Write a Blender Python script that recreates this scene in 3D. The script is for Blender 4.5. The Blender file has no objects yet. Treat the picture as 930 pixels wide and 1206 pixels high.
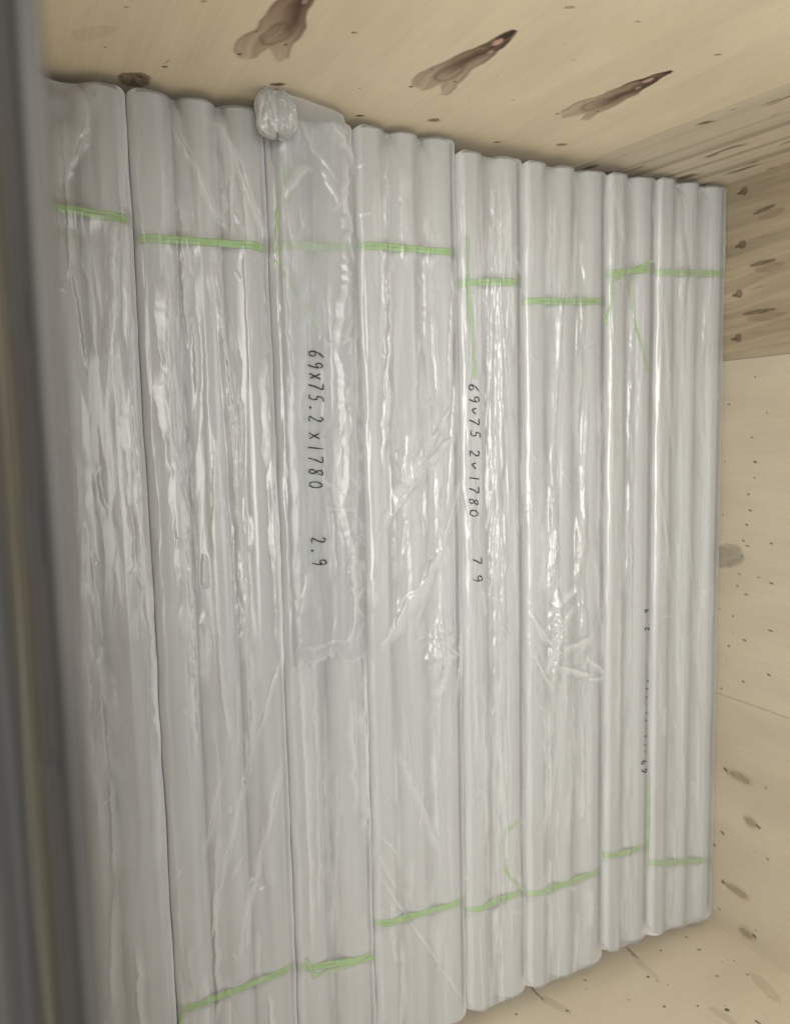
import bpy, math
import numpy as np
from mathutils import Matrix, Vector

sc = bpy.context.scene
# ------------------------------------------------------------------ camera
PP = np.array([455.0, 603.0]); F = 895.9
CAM = np.array([0.54546, -0.89547, 1.29604])
M = np.array([[0.02333166, 0.89503108, 0.44539308],
              [0.99453996, -0.0661076, 0.08074685],
              [0.10171481, 0.44107726, -0.89168658]])   # rows: image right, image down, forward
cd = bpy.data.cameras.new('camera'); cam = bpy.data.objects.new('camera', cd)
sc.collection.objects.link(cam); sc.camera = cam
rot = Matrix([[M[0][i], -M[1][i], -M[2][i]] for i in range(3)]).to_4x4()
cam.matrix_world = Matrix.Translation(Vector(CAM)) @ rot
cd.sensor_fit = 'HORIZONTAL'; cd.sensor_width = 36.0
cd.lens = 36.0 * F / 930.0
cd.shift_x = (465.0 - PP[0]) / 930.0
cd.clip_start = 0.02; cd.clip_end = 100
cd.dof.use_dof = True; cd.dof.focus_distance = 1.35; cd.dof.aperture_fstop = 5.2

# ------------------------------------------------------------------ light
w = bpy.data.worlds.new('World'); sc.world = w; w.use_nodes = True
bg = w.node_tree.nodes['Background']
bg.inputs[0].default_value = (0.97, 0.985, 0.94, 1); bg.inputs[1].default_value = 0.50


def area(name, loc, target, sx, sy, power, col):
    ld = bpy.data.lights.new(name, 'AREA'); ld.shape = 'RECTANGLE'; ld.size = sx; ld.size_y = sy
    ld.energy = power; ld.color = col
    o = bpy.data.objects.new(name, ld); sc.collection.objects.link(o)
    o.location = loc
    d = Vector(target) - Vector(loc); o.rotation_euler = d.to_track_quat('-Z', 'Y').to_euler()
    return o


area('hall_lamp', (0.55, -1.55, 3.2), (0.55, 0.3, 0.0), 1.9, 1.8, 102, (0.985, 0.98, 0.91))
area('skylight', (0.5, 2.2, 3.2), (0.8, 0.0, 0.0), 2.6, 1.3, 26, (0.98, 0.99, 1.0))
sc.view_settings.view_transform = 'Standard'; sc.view_settings.look = 'None'
sc.view_settings.exposure = 0.22; sc.view_settings.gamma = 1.0
sc.render.engine = 'CYCLES'
sc.cycles.use_denoising = True
sc.cycles.max_bounces = 10; sc.cycles.transparent_max_bounces = 16
sc.cycles.transmission_bounces = 8; sc.cycles.diffuse_bounces = 4
sc.cycles.caustics_reflective = False; sc.cycles.caustics_refractive = False
sc.cycles.sample_clamp_indirect = 4


# ------------------------------------------------------------------ helpers
def at(px, py, axis=2, value=0.0):
    """the point of a plane of the crate that a measured photo point belongs to"""
    d = M.T @ np.array([(px - PP[0]) / F, (py - PP[1]) / F, 1.0])
    return CAM + d * (value - CAM[axis]) / d[axis]


def vnoise(x, y, seed):
    """smooth value noise in -1..1"""
    x = np.asarray(x, float); y = np.asarray(y, float)
    xi = np.floor(x).astype(np.int64); yi = np.floor(y).astype(np.int64)
    fx = x - xi; fy = y - yi
    fx = fx * fx * (3 - 2 * fx); fy = fy * fy * (3 - 2 * fy)

    def h(a, b):
        n = (a * 374761393 + b * 668265263 + seed * 974634777) & 0xFFFFFFFF
        n = ((n ^ (n >> 13)) * 1274126177) & 0xFFFFFFFF
        n = ((n ^ (n >> 16)) * 2246822519) & 0xFFFFFFFF
        return ((n ^ (n >> 15)) & 0xFFFFFF) / float(0xFFFFFF) * 2 - 1
    a = h(xi, yi); b = h(xi + 1, yi); c = h(xi, yi + 1); d = h(xi + 1, yi + 1)
    return (a * (1 - fx) + b * fx) * (1 - fy) + (c * (1 - fx) + d * fx) * fy


def lnoise(x, seed):
    """angular (piecewise straight) noise in -1..1"""
    x = np.asarray(x, float); xi = np.floor(x); f = x - xi
    a = vnoise(xi, xi * 0 + 0.0, seed); b = vnoise(xi + 1, xi * 0 + 0.0, seed)
    return a * (1 - f) + b * f


def tin(x, y, seed):
    """crumpled-sheet noise: random heights on a triangular net, flat facets between, 0..1"""
    wx = 0.35 * lnoise(y * 0.9 + x * .3, seed + 31); wy = 0.35 * lnoise(x * 0.8 - y * .2, seed + 32)
    x = x + wx; y = y + wy
    k = (x + y) * 0.3660254; i = np.floor(x + k); j = np.floor(y + k)
    fx = x + k - i; fy = y + k - j
    lo = fx > fy
    h0 = vnoise(i, j, seed); h2 = vnoise(i + 1, j + 1, seed)
    h1 = np.where(lo, vnoise(i + 1, j, seed), vnoise(i, j + 1, seed))
    a = np.maximum(fx, fy); b = np.minimum(fx, fy)
    return 0.5 + 0.5 * (h0 * (1 - a) + h1 * (a - b) + h2 * b)


def fbm(x, y, seed, octv=4):
    t = 0; a = 1.0; s = 0
    for i in range(octv):
        t = t + a * vnoise(x * 2 ** i, y * 2 ** i, seed + i * 17); s += a; a *= 0.5
    return t / s


def link(o, parent=None):
    sc.collection.objects.link(o)
    if parent is not None:
        o.parent = parent
    return o


def mesh_obj(name, V, Fc, mat, parent=None, loc=(0, 0, 0), smooth=True, col=None, origin=None):
    """V (n,3) in world; stored relative to origin"""
    V = np.asarray(V, np.float32)
    if origin is not None:
        V = V - np.asarray(origin, np.float32)
    me = bpy.data.meshes.new(name)
    if isinstance(Fc, np.ndarray):
        nf = len(Fc); k = Fc.shape[1]
        me.vertices.add(len(V)); me.vertices.foreach_set('co', V.ravel())
        me.loops.add(nf * k); me.loops.foreach_set('vertex_index', Fc.astype(np.int32).ravel())
        me.polygons.add(nf); me.polygons.foreach_set('loop_start', np.arange(0, nf * k, k, dtype=np.int32))
        me.update(calc_edges=True)
    else:
        me.from_pydata([tuple(v) for v in V], [], Fc)
    me.polygons.foreach_set('use_smooth', np.full(len(me.polygons), smooth))
    me.validate(); me.update()
    if col is not None:
        a = me.color_attributes.new('paint', 'FLOAT_COLOR', 'POINT')
        c = np.ones((len(V), 4), np.float32); c[:, :3] = col
        a.data.foreach_set('color', c.ravel())
    me.materials.append(mat)
    o = bpy.data.objects.new(name, me); o.location = loc
    return link(o, parent)


def empty(name, loc, label, cat, group=None):
    o = bpy.data.objects.new(name, None); o.location = loc; o.empty_display_size = 0.05
    link(o); o['label'] = label; o['category'] = cat
    if group:
        o['group'] = group
    return o


def grid_faces(nu, nv, wrap=False):
    i = np.arange(nu - 1)[:, None]; j = np.arange(nv if wrap else nv - 1)[None, :]
    j2 = (j + 1) % nv
    f = np.stack([i * nv + j, (i + 1) * nv + j, (i + 1) * nv + j2, i * nv + j2], -1)
    return f.reshape(-1, 4)


def new_mat(name):
    m = bpy.data.materials.new(name); m.use_nodes = True
    nt = m.node_tree; nt.nodes.clear()
    out = nt.nodes.new('ShaderNodeOutputMaterial')
    return m, nt, out


def N(nt, typ, **kw):
    n = nt.nodes.new(typ)
    for k, v in kw.items():
        if hasattr(n, k):
            setattr(n, k, v)
        else:
            n.inputs[k.replace('_', ' ')].default_value = v
    return n


# ------------------------------------------------------------------ materials
def mat_wood(name, grain_axis, rough=0.6, amp=0.16):
    m, nt, out = new_mat(name); L = nt.links.new
    at_ = N(nt, 'ShaderNodeAttribute'); at_.attribute_name = 'paint'
    tc = N(nt, 'ShaderNodeTexCoord')
    mp = N(nt, 'ShaderNodeMapping'); L(tc.outputs['Object'], mp.inputs[0])
    s = [140.0, 140.0, 140.0]; s[grain_axis] = 5.0
    mp.inputs['Scale'].default_value = s
    n1 = N(nt, 'ShaderNodeTexNoise', Scale=1.0, Detail=6.0, Roughness=0.65); L(mp.outputs[0], n1.inputs['Vector'])
    mp2 = N(nt, 'ShaderNodeMapping'); L(tc.outputs['Object'], mp2.inputs[0])
    s = [9.0, 9.0, 9.0]; s[grain_axis] = 2.5
    mp2.inputs['Scale'].default_value = s
    n2 = N(nt, 'ShaderNodeTexNoise', Scale=1.0, Detail=5.0, Roughness=0.6); L(mp2.outputs[0], n2.inputs['Vector'])
    mr = N(nt, 'ShaderNodeMapRange'); mr.inputs['To Min'].default_value = 1 - amp * 0.55; mr.inputs['To Max'].default_value = 1 + amp * 0.45
    mr.inputs['From Min'].default_value = 0.25; mr.inputs['From Max'].default_value = 0.75
    L(n1.outputs[0], mr.inputs[0])
    mr2 = N(nt, 'ShaderNodeMapRange'); mr2.inputs['To Min'].default_value = 1 - amp; mr2.inputs['To Max'].default_value = 1 + amp * 0.8
    mr2.inputs['From Min'].default_value = 0.25; mr2.inputs['From Max'].default_value = 0.75
    L(n2.outputs[0], mr2.inputs[0])
    mu = N(nt, 'ShaderNodeMath', operation='MULTIPLY'); L(mr.outputs[0], mu.inputs[0]); L(mr2.outputs[0], mu.inputs[1])
    vm = N(nt, 'ShaderNodeVectorMath', operation='SCALE'); L(at_.outputs['Color'], vm.inputs[0]); L(mu.outputs[0], vm.inputs['Scale'])
    b = N(nt, 'ShaderNodeBsdfPrincipled'); b.inputs['Roughness'].default_value = rough
    b.inputs['Specular IOR Level'].default_value = 0.3
    L(vm.outputs[0], b.inputs['Base Color'])
    bp = N(nt, 'ShaderNodeBump'); bp.inputs['Strength'].default_value = 0.25; bp.inputs['Distance'].default_value = 0.0006
    L(n1.outputs[0], bp.inputs['Height']); L(bp.outputs[0], b.inputs['Normal'])
    L(b.outputs[0], out.inputs[0])
    return m


def mat_film(name, milk=0.21, haze=0.14, rough=0.27, gloss=0.8, tint=(0.89, 0.90, 0.925), fold=0.30):
    """thin polyethylene: clear + hazy transmission + milky scatter + gloss"""
    m, nt, out = new_mat(name); L = nt.links.new
    tc = N(nt, 'ShaderNodeTexCoord')
    mp = N(nt, 'ShaderNodeMapping'); L(tc.outputs['Object'], mp.inputs[0]); mp.inputs['Scale'].default_value = (28, 160, 160)
    n1 = N(nt, 'ShaderNodeTexNoise', Scale=1.0, Detail=4.0, Roughness=0.6, Distortion=0.6); L(mp.outputs[0], n1.inputs['Vector'])
    bp = N(nt, 'ShaderNodeBump'); bp.inputs['Strength'].default_value = 0.22; bp.inputs['Distance'].default_value = 0.0009
    L(n1.outputs[0], bp.inputs['Height'])
    mp2 = N(nt, 'ShaderNodeMapping'); L(tc.outputs['Object'], mp2.inputs[0]); mp2.inputs['Scale'].default_value = (7, 30, 30)
    n2 = N(nt, 'ShaderNodeTexNoise', Scale=1.0, Detail=4.0); L(mp2.outputs[0], n2.inputs['Vector'])
    tr = N(nt, 'ShaderNodeBsdfTransparent')
    rf = N(nt, 'ShaderNodeBsdfRefraction', IOR=1.02, Roughness=0.3)
    rf.inputs['Color'].default_value = (0.97, 0.98, 0.98, 1)
    mh = N(nt, 'ShaderNodeMixShader', Fac=haze); L(tr.outputs[0], mh.inputs[1]); L(rf.outputs[0], mh.inputs[2])
    df = N(nt, 'ShaderNodeBsdfDiffuse', Color=(*tint, 1)); tl = N(nt, 'ShaderNodeBsdfTranslucent', Color=(*tint, 1))
    L(bp.outputs[0], df.inputs['Normal'])
    md = N(nt, 'ShaderNodeMixShader', Fac=0.3); L(df.outputs[0], md.inputs[1]); L(tl.outputs[0], md.inputs[2])
    lw = N(nt, 'ShaderNodeLayerWeight', Blend=0.35); L(bp.outputs[0], lw.inputs['Normal'])
    ma = N(nt, 'ShaderNodeMath', operation='MULTIPLY_ADD'); ma.inputs[1].default_value = 0.45; ma.inputs[2].default_value = milk - 0.05
    L(lw.outputs['Facing'], ma.inputs[0])
    ma3 = N(nt, 'ShaderNodeMath', operation='MULTIPLY_ADD'); ma3.inputs[1].default_value = 0.2
    L(n2.outputs[0], ma3.inputs[0]); L(ma.outputs[0], ma3.inputs[2])
    fa = N(nt, 'ShaderNodeAttribute'); fa.attribute_name = 'paint'      # doubled film is whiter; also carries crease highlights and lightened seams as colour
    ma2 = N(nt, 'ShaderNodeMath', operation='MULTIPLY_ADD', use_clamp=True); ma2.inputs[1].default_value = fold
    L(fa.outputs['Fac'], ma2.inputs[0]); L(ma3.outputs[0], ma2.inputs[2])
    mm = N(nt, 'ShaderNodeMixShader'); L(ma2.outputs[0], mm.inputs[0]); L(mh.outputs[0], mm.inputs[1]); L(md.outputs[0], mm.inputs[2])
    gl = N(nt, 'ShaderNodeBsdfGlossy', Roughness=rough, Color=(1, 1, 1, 1)); L(bp.outputs[0], gl.inputs['Normal'])
    fr = N(nt, 'ShaderNodeFresnel', IOR=1.5); L(bp.outputs[0], fr.inputs['Normal'])
    fm = N(nt, 'ShaderNodeMath', operation='MULTIPLY', use_clamp=True); L(fr.outputs[0], fm.inputs[0]); fm.inputs[1].default_value = gloss * 1.8
    mg = N(nt, 'ShaderNodeMixShader'); L(fm.outputs[0], mg.inputs[0]); L(mm.outputs[0], mg.inputs[1]); L(gl.outputs[0], mg.inputs[2])
    L(mg.outputs[0], out.inputs[0])
    return m


def mat_plain(name, col, rough=0.5, metal=0.0, noise=0.1, scale=(30, 30, 30), spec=0.4):
    m, nt, out = new_mat(name); L = nt.links.new
    tc = N(nt, 'ShaderNodeTexCoord'); mp = N(nt, 'ShaderNodeMapping'); L(tc.outputs['Object'], mp.inputs[0]); mp.inputs['Scale'].default_value = scale
    n1 = N(nt, 'ShaderNodeTexNoise', Scale=1.0, Detail=4.0); L(mp.outputs[0], n1.inputs['Vector'])
    mr = N(nt, 'ShaderNodeMapRange'); mr.inputs['To Min'].default_value = 1 - noise; mr.inputs['To Max'].default_value = 1 + noise
    mr.inputs['From Min'].default_value = 0.25; mr.inputs['From Max'].default_value = 0.75
    L(n1.outputs[0], mr.inputs[0])
    vm = N(nt, 'ShaderNodeVectorMath', operation='SCALE'); vm.inputs[0].default_value = col; L(mr.outputs[0], vm.inputs['Scale'])
    b = N(nt, 'ShaderNodeBsdfPrincipled', Roughness=rough, Metallic=metal); b.inputs['Specular IOR Level'].default_value = spec
    L(vm.outputs[0], b.inputs['Base Color']); L(b.outputs[0], out.inputs[0])
    return m


WOODZ = mat_wood('plywood_upright_grain', 2, amp=0.10)
WOODY = mat_wood('plywood_cross_grain', 1, amp=0.07)
WOODX = mat_wood('plywood_long_grain', 0)
FILM = mat_film('polyethylene_film')
FILM2 = mat_film('polyethylene_bag', milk=0.21, haze=0.18, rough=0.32, gloss=0.7)
KNOT = mat_film('gathered_polyethylene', milk=0.24, haze=0.2, fold=0.0, rough=0.32, gloss=0.6)


def mat_tube():
    m, nt, out = new_mat('white_frosted_tube'); L = nt.links.new
    df = N(nt, 'ShaderNodeBsdfDiffuse', Color=(0.82, 0.81, 0.80, 1)); tl = N(nt, 'ShaderNodeBsdfTranslucent', Color=(0.82, 0.81, 0.80, 1))
    mx = N(nt, 'ShaderNodeMixShader', Fac=0.30); L(df.outputs[0], mx.inputs[1]); L(tl.outputs[0], mx.inputs[2])
    gl = N(nt, 'ShaderNodeBsdfGlossy', Roughness=0.4); m2 = N(nt, 'ShaderNodeMixShader', Fac=0.035)
    L(mx.outputs[0], m2.inputs[1]); L(gl.outputs[0], m2.inputs[2]); L(m2.outputs[0], out.inputs[0])
    return m


TUBE = mat_tube()
STRAP = mat_plain('green_twine', (0.25, 0.55, 0.04), rough=0.45, noise=0.2, scale=(60, 300, 60))
INK = mat_plain('black_marker_ink', (0.012, 0.013, 0.02), rough=0.5, noise=0.05)
METAL = mat_plain('grey_sheet_steel', (0.058, 0.053, 0.050), rough=0.5, metal=0.4, noise=0.45, scale=(9, 140, 60))
EDGEPLY = mat_plain('shade_dark_plywood_edge', (0.042, 0.034, 0.021), rough=0.9, noise=0.35, scale=(5, 200, 60))  # dark colour holds the shade that falls on the board edge
GREYW = mat_plain('shade_dark_grey_wood', (0.05, 0.045, 0.04), rough=0.9, noise=0.3, scale=(5, 200, 60))  # grey wood, darkened in colour for the shade on the rim
BLACKFILL = mat_plain('black_rim_fill', (0.022, 0.02, 0.02), rough=0.7, noise=0.2, scale=(6, 60, 60))  # black colour stands for shade in the rim's gaps and slots

# ------------------------------------------------------------------ the crate
XH, XF = -0.022, 1.829          # inner faces of the head and foot ends
YN, YF = -0.8785, 0.664         # inner faces of the near and far sides
ZB, ZT = -0.149, 1.08           # floor and rim
T = 0.012
crate = empty('wooden_crate', ((XH + XF) / 2, (YN + YF) / 2, ZB - T),
              'open pale plywood crate with brown knot stains, holding the row of white wrapped bundles', 'crate')
CO = np.array(crate.location)


def panel(name, c00, c10, c01, c11, normal, res, mat, paint, fine=None):
    """board with a painted, finely divided inner face; c** inner-face corners (u=0/1, v=0/1)"""
    c00, c10, c01, c11 = [np.array(c, float) for c in (c00, c10, c01, c11)]
    lu = max(np.linalg.norm(c10 - c00), np.linalg.norm(c11 - c01)); lv = np.linalg.norm(c01 - c00)
    nu = max(2, int(lu / res)); u = np.linspace(0, 1, nu)
    if fine:                       # dense up to v=fine metres, sparse beyond
        a = np.arange(0, fine, res); b = np.linspace(fine, lv, 12); v = np.concatenate([a, b]) / lv
    else:
        v = np.linspace(0, 1, max(2, int(lv / res)))
    nv = len(v)
    U, V = np.meshgrid(u, v, indexing='ij')
    P = ((c00[None, None] * (1 - U[..., None]) + c10 * U[..., None]) * (1 - V[..., None])
         + (c01 * (1 - U[..., None]) + c11 * U[..., None]) * V[..., None])
    col = paint(P[..., 0], P[..., 1], P[..., 2])
    P = P.reshape(-1, 3); col = col.reshape(-1, 3)
    f = grid_faces(nu, nv)
    n = len(P)
    back = np.array([c00, c10, c11, c01]) - np.array(normal) * T
    front = np.array([c00, c10, c11, c01])
    V2 = np.concatenate([P, back, front])
    mc = col.mean(0) * 0.85
    col2 = np.concatenate([col, np.tile(mc, (8, 1))])
    B = [n, n + 1, n + 2, n + 3]; Fr = [n + 4, n + 5, n + 6, n + 7]
    f2 = [B] + [[Fr[i], Fr[(i + 1) % 4], B[(i + 1) % 4], B[i]] for i in range(4)]
    f = np.concatenate([f, np.array(f2)])
    return mesh_obj(name, V2, f, mat, crate, smooth=False, col=col2, origin=CO)


def mix(c, d, m):
    m = np.clip(m, 0, 1)[..., None]
    return c * (1 - m) + np.array(d) * m


def sstep(a, b, x):
    t = np.clip((x - a) / (b - a), 0, 1); return t * t * (3 - 2 * t)


def speck(c, A, B, pos, r, d, k=0.85, elong=1.0, ang=0.0):
    """small dark mark in plane coords A,B"""
    a = A - pos[0]; b = B - pos[1]
    ca, sa = math.cos(ang), math.sin(ang)
    p = (a * ca + b * sa) / elong; q = -a * sa + b * ca
    wob = 1 + 0.35 * vnoise(A * 400, B * 400, int(abs(pos[0]) * 9999) % 991)
    m = 1 - sstep(0.55, 1.15, np.sqrt(p * p + q * q) / (r * wob))
    return mix(c, d, m * k)


def flame(c, A, B, tip, tail, wid, seed, pink=True):
    """resin-stained knot: dark narrow tip that fans out to a pale brown tail"""
    tip = np.array(tip); tail = np.array(tail); L = np.linalg.norm(tail - tip); d = (tail - tip) / L
    a = A - tip[0]; b = B - tip[1]
    s = (a * d[0] + b * d[1]) / L; t = (-a * d[1] + b * d[0]) / wid
    t = t + 0.10 * fbm(s * 5, s * 0 + seed, seed, 3)
    s2 = s + 0.07 * fbm(t * 2.0, s * 3, seed + 5, 3) + 0.10 * (t < 0) * 0
    W = 0.5 * np.power(np.clip(s2, 0, 1), 0.75) * (1 + 0.18 * vnoise(s * 7, t * 0, seed + 2)) + 0.02
    endc = 1.0 - 0.16 * np.clip(1 - np.abs(t - 0.12) / 0.22, 0, 1) - 0.25 * np.clip(np.abs(t) - 0.33, 0, 1)   # notched tail
    ins = sstep(0.05, -0.03, np.abs(t) - W) * sstep(0.03, -0.01, s2 - endc) * (s2 > 0)
    edge = np.exp(-((np.abs(t) - W) / 0.045) ** 2) * ins
    streak = fbm(s * 2.2, t * 9, seed + 9, 4)
    c = mix(c, (0.25, 0.15, 0.095), ins * (0.40 + 0.3 * streak + 0.55 * (1 - s)))
    core = ins * np.exp(-((t - 0.05 + 0.10 * vnoise(s * 4, s * 0, seed + 3)) / (0.06 + 0.16 * s)) ** 2) * sstep(0.86, 0.5, s)
    c = mix(c, (0.10, 0.048, 0.028), core * 0.9)
    ring = ins * np.exp(-((np.hypot((s - 0.70) * 1.6, t * 1.1) - 0.21 + 0.04 * streak) / 0.035) ** 2)
    c = mix(c, (0.17, 0.10, 0.06), ring * 0.5)
    c = mix(c, (0.12, 0.065, 0.04), edge * (0.40 + 0.6 * sstep(0.55, 0.1, s)))
    c = mix(c, (0.045, 0.02, 0.014), ins * sstep(0.5, 0.12, s) * sstep(0.08, 0.28, np.abs(fbm(s * 9, t * 7, seed + 4, 3))) * 0.9)
    if pink:
        pk = 1 - sstep(0.6, 1.1, np.hypot((s - 0.21) / 0.055, (t + 0.02) / 0.075))
        c = mix(c, (0.62, 0.38, 0.30), pk)
        pk = 1 - sstep(0.6, 1.1, np.hypot((s - 0.33) / 0.03, (t - 0.11) / 0.05))
        c = mix(c, (0.55, 0.42, 0.32), pk * 0.7)
    for (ss, tt, rr) in ((1.0, -0.40, 0.03), (0.78, 0.33, 0.022), (0.72, -0.33, 0.016)):
        m = 1 - sstep(0.6, 1.2, np.hypot((s - ss) * L, (t - tt) * wid) / (rr * wid * 1.6))
        c = mix(c, (0.06, 0.045, 0.03), m * 0.8)
    return c


def blotch(c, A, B, pos, la, lb, ang, d, k, seed):
    a = A - pos[0]; b = B - pos[1]; ca, sa = math.cos(ang), math.sin(ang)
    p = (a * ca + b * sa) / la; q = (-a * sa + b * ca) / lb
    rr = np.hypot(p, q) * (1 + 0.25 * fbm(p * 2, q * 2, seed, 3))
    m = (1 - sstep(0.75, 1.05, rr)) * (0.7 + 0.3 * fbm(p * 5, q * 2, seed + 3, 3))
    e = np.exp(-((rr - 0.92) / 0.1) ** 2) * 0.3
    return mix(c, d, np.clip(m * k + e * k, 0, 1))


rng = np.random.default_rng(7)
BASE = np.array([0.665, 0.58, 0.45])


def base(A, B, seed, col=BASE, mott=0.05):
    c = np.ones(A.shape + (3,)) * col
    n = fbm(A * 2.5, B * 2.5, seed, 4)[..., None]
    c = c * (1 + mott * n)
    n2 = fbm(A * 6, B * 6, seed + 50, 4)[..., None]
    return c * (1 + 0.05 * n2 * np.array([0.7, 1.0, 1.5]))


def paint_head(x, y, z):
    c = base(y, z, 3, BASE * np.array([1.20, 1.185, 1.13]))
    P = lambda a, b: at(a, b, 0, XH)[1:]
    # faint grain waves
    g = fbm((y - 0.15 * z) * 30, z * 1.6, 21, 4)
    c = c * (1 + 0.035 * g[..., None])
    c = flame(c, y, z, P(612, 31), P(500, 106), 0.084, 11)
    c = flame(c, y, z, P(794, 82), P(669, 138), 0.078, 12)
    c = flame(c, y, z, P(384, -42), P(303, 68), 0.082, 13)
    # brown torn knot at the bundle tops on the left
    p = P(157, 94); c = blotch(c, y, z, p, 0.024, 0.026, 0.3, (0.12, 0.065, 0.038), 1.0, 31)
    p = P(168, 89); c = blotch(c, y, z, p, 0.010, 0.014, 0.9, (0.12, 0.065, 0.04), 0.9, 32)
    for (a, b, r, e, k) in ((511, 141, .0085, 1.4, .75), (585, 167, .0045, 1.7, .85), (661, 170, .008, 1.5, .7), (424, 136, .0050, 1.7, .9),
                            (327, 99, .006, 2.2, .95), (194, 78, .0035, 1.3, .9), (417, 38, .0028, 1.6, .8), (124, 55, .0015, 1, .9),
                            (845, 64, .004, 1.6, .6), (751, 25, .0028, 1.8, .6), (586, 89, .0015, 1, .9), (424, 104, .0016, 2, .7),
                            (604, 118, .002, 2.2, .6), (552, 118, .0014, 1, .6), (675, 70, .002, 2, .5), (240, 1, .0025, 2, .7),
                            (149, 8, .0022, 2, .6), (671, 8, .004, 2.4, .5), (830, 99, .0013, 1, .7), (452, 78, .0012, 1, .7), (664, 52, .0012, 1.5, .6)):
        p = P(a, b); c = speck(c, y, z, p, r, (0.085, 0.055, 0.03), k, e, 0.5)
    # dirt smudge beside the left knot
    p = P(110, 38); c = blotch(c, y, z, p, 0.04, 0.016, 0.8, (0.36, 0.28, 0.18), 0.22, 36)
    # thin scratch
    p = P(197, 72); c = speck(c, y, z, p, 0.0012, (0.1, 0.07, 0.05), 0.6, 9, 1.2)
    return c


def paint_strip(x, y, z):
    c = base(y, z, 5, BASE * np.array([1.0, 1.0, 1.0]))
    q = y - 0.157 * z                        # lines run parallel with the sloping joint
    wv = 0.010 * fbm(z * 3, y * 3, 8, 3)
    g = vnoise((q + wv) * 55, z * 0.5, 41)
    g2 = fbm((q + wv) * 160, z * 2.5, 42, 4)
    c = c * (1 - 0.33 * sstep(0.15, 0.75, g)[..., None] + 0.09 * g2[..., None])
    st = sstep(0.30, 0.62, vnoise((q + wv) * 60, z * 12, 43)) * sstep(0.1, 0.5, vnoise((q + wv) * 90, z * 26, 44))
    c = mix(c, (0.17, 0.115, 0.07), st * 0.9)
    return c


def paint_far_dark(x, y, z):
    c = base(x, z, 6, np.array([0.38, 0.31, 0.215]), 0.08)
    g = fbm(x * 75 + 1.5 * vnoise(z * 6, x * 4, 3), z * 3, 61, 4)
    c = c * (1 + 0.34 * g[..., None])
    P = lambda a, b: at(a, b, 1, YF)[[0, 2]]
    for (a, b) in ((877, 225), (875, 288), (871, 346), (870, 398)):
        p = P(a, b)
        c = blotch(c, x, z, p, 0.010, 0.0105, 0, (0.085, 0.045, 0.032), 0.95, 71)
        c = speck(c, x, z, (p[0] + 0.001, p[1] - 0.012), 0.0035, (0.10, 0.055, 0.035), 0.9, 2.6, math.pi / 2)
        c = speck(c, x, z, (p[0] - 0.006, p[1] + 0.05), 0.0016, (0.25, 0.17, 0.10), 0.6, 18, math.pi / 2 + 0.05)
    for (a, b, c2, d2) in ((888, 252, 912, 242), (884, 313, 912, 306), (876, 370, 912, 364)):
        p = (P(a, b) + P(c2, d2)) / 2; v = P(c2, d2) - P(a, b)
        an = math.atan2(v[1], v[0]); ln = np.linalg.norm(v)
        c = blotch(c, x, z, p, ln * 0.6, 0.005, an, (0.055, 0.035, 0.025), 0.9, 77)
        c = blotch(c, x, z, (p[0] + 0.014, p[1] + 0.02), ln * 0.7, 0.009, an, (0.20, 0.14, 0.09), 0.6, 78)
    return c


def paint_far(x, y, z):
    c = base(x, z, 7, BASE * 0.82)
    P = lambda a, b: at(a, b, 1, YF)[[0, 2]]
    for (a, b, r, e) in ((889, 444, .003, 1), (858, 476, .0026, 2), (903, 486, .003, 1), (885, 515, .0028, 1.6), (853, 544, .0025, 1),
                         (889, 544, .0035, 2), (888, 563, .0025, 1.6), (881, 582, .003, 1.4), (879, 618, .004, 1), (875, 637, .004, 1),
                         (880, 643, .0025, 3), (908, 640, .003, 2), (874, 655, .0025, 1), (868, 690, .003, 1.5), (878, 700, .0025, 3),
                         (908, 687, .003, 2.4), (863, 726, .0035, 1), (847, 717, .0025, 1), (907, 743, .003, 2.6), (876, 754, .003, 2.6),
                         (858, 761, .0035, 1.3), (855, 778, .002, 1.5), (905, 795, .003, 2.6), (875, 803, .0028, 2.6), (849, 811, .003, 1.4),
                         (870, 676, .0018, 4), (893, 680, .0018, 4), (851, 606, .0025, 1), (883, 601, .003, 2.2), (862, 745, .0015, 1)):
        p = P(a, b); c = speck(c, x, z, p, r * 0.85, (0.06, 0.045, 0.03), 0.85, e, math.pi / 2 - 0.1)
    p = P(857, 654); c = blotch(c, x, z, p, 0.030, 0.045, 0.2, (0.13, 0.12, 0.10), 0.62, 81)
    return c


def paint_far_low(x, y, z):
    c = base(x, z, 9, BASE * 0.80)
    P = lambda a, b: at(a, b, 1, YF)[[0, 2]]
    for i, (a, b, a2, b2, w_) in enumerate(((855, 907, 888, 924, .011), (875, 963, 893, 974, .013), (852, 1040, 884, 1060, .011), (869, 1093, 889, 1106, .012))):
        p = (P(a, b) + P(a2, b2)) / 2; v = P(a2, b2) - P(a, b)
        an = math.atan2(v[1], v[0]); ln = np.linalg.norm(v)
        c = blotch(c, x, z, p, ln * 0.55, w_ * 1.5, an, (0.36, 0.28, 0.18), 0.45, 90 + i)
        c = blotch(c, x, z, p, ln * 0.42, w_ * 0.85, an, (0.15, 0.11, 0.075), 0.62, 95 + i)
        q = P(a, b) if i % 2 == 0 else P(a2, b2)
        for k in range(3):
            c = speck(c, x, z, q + rng.normal(0, .004, 2), .003, (0.05, 0.035, 0.025), 0.85, 1.3, 0.5)
    for (a, b, r) in ((902, 928, .0026), (851, 981, .005), (841, 995, .004), (904, 1012, .003), (847, 1071, .003), (890, 1096, .002), (889, 1003, .0018)):
        c = speck(c, x, z, P(a, b), r, (0.09, 0.065, 0.045), 0.75, 1.5, 1.2)
    return c


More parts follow.
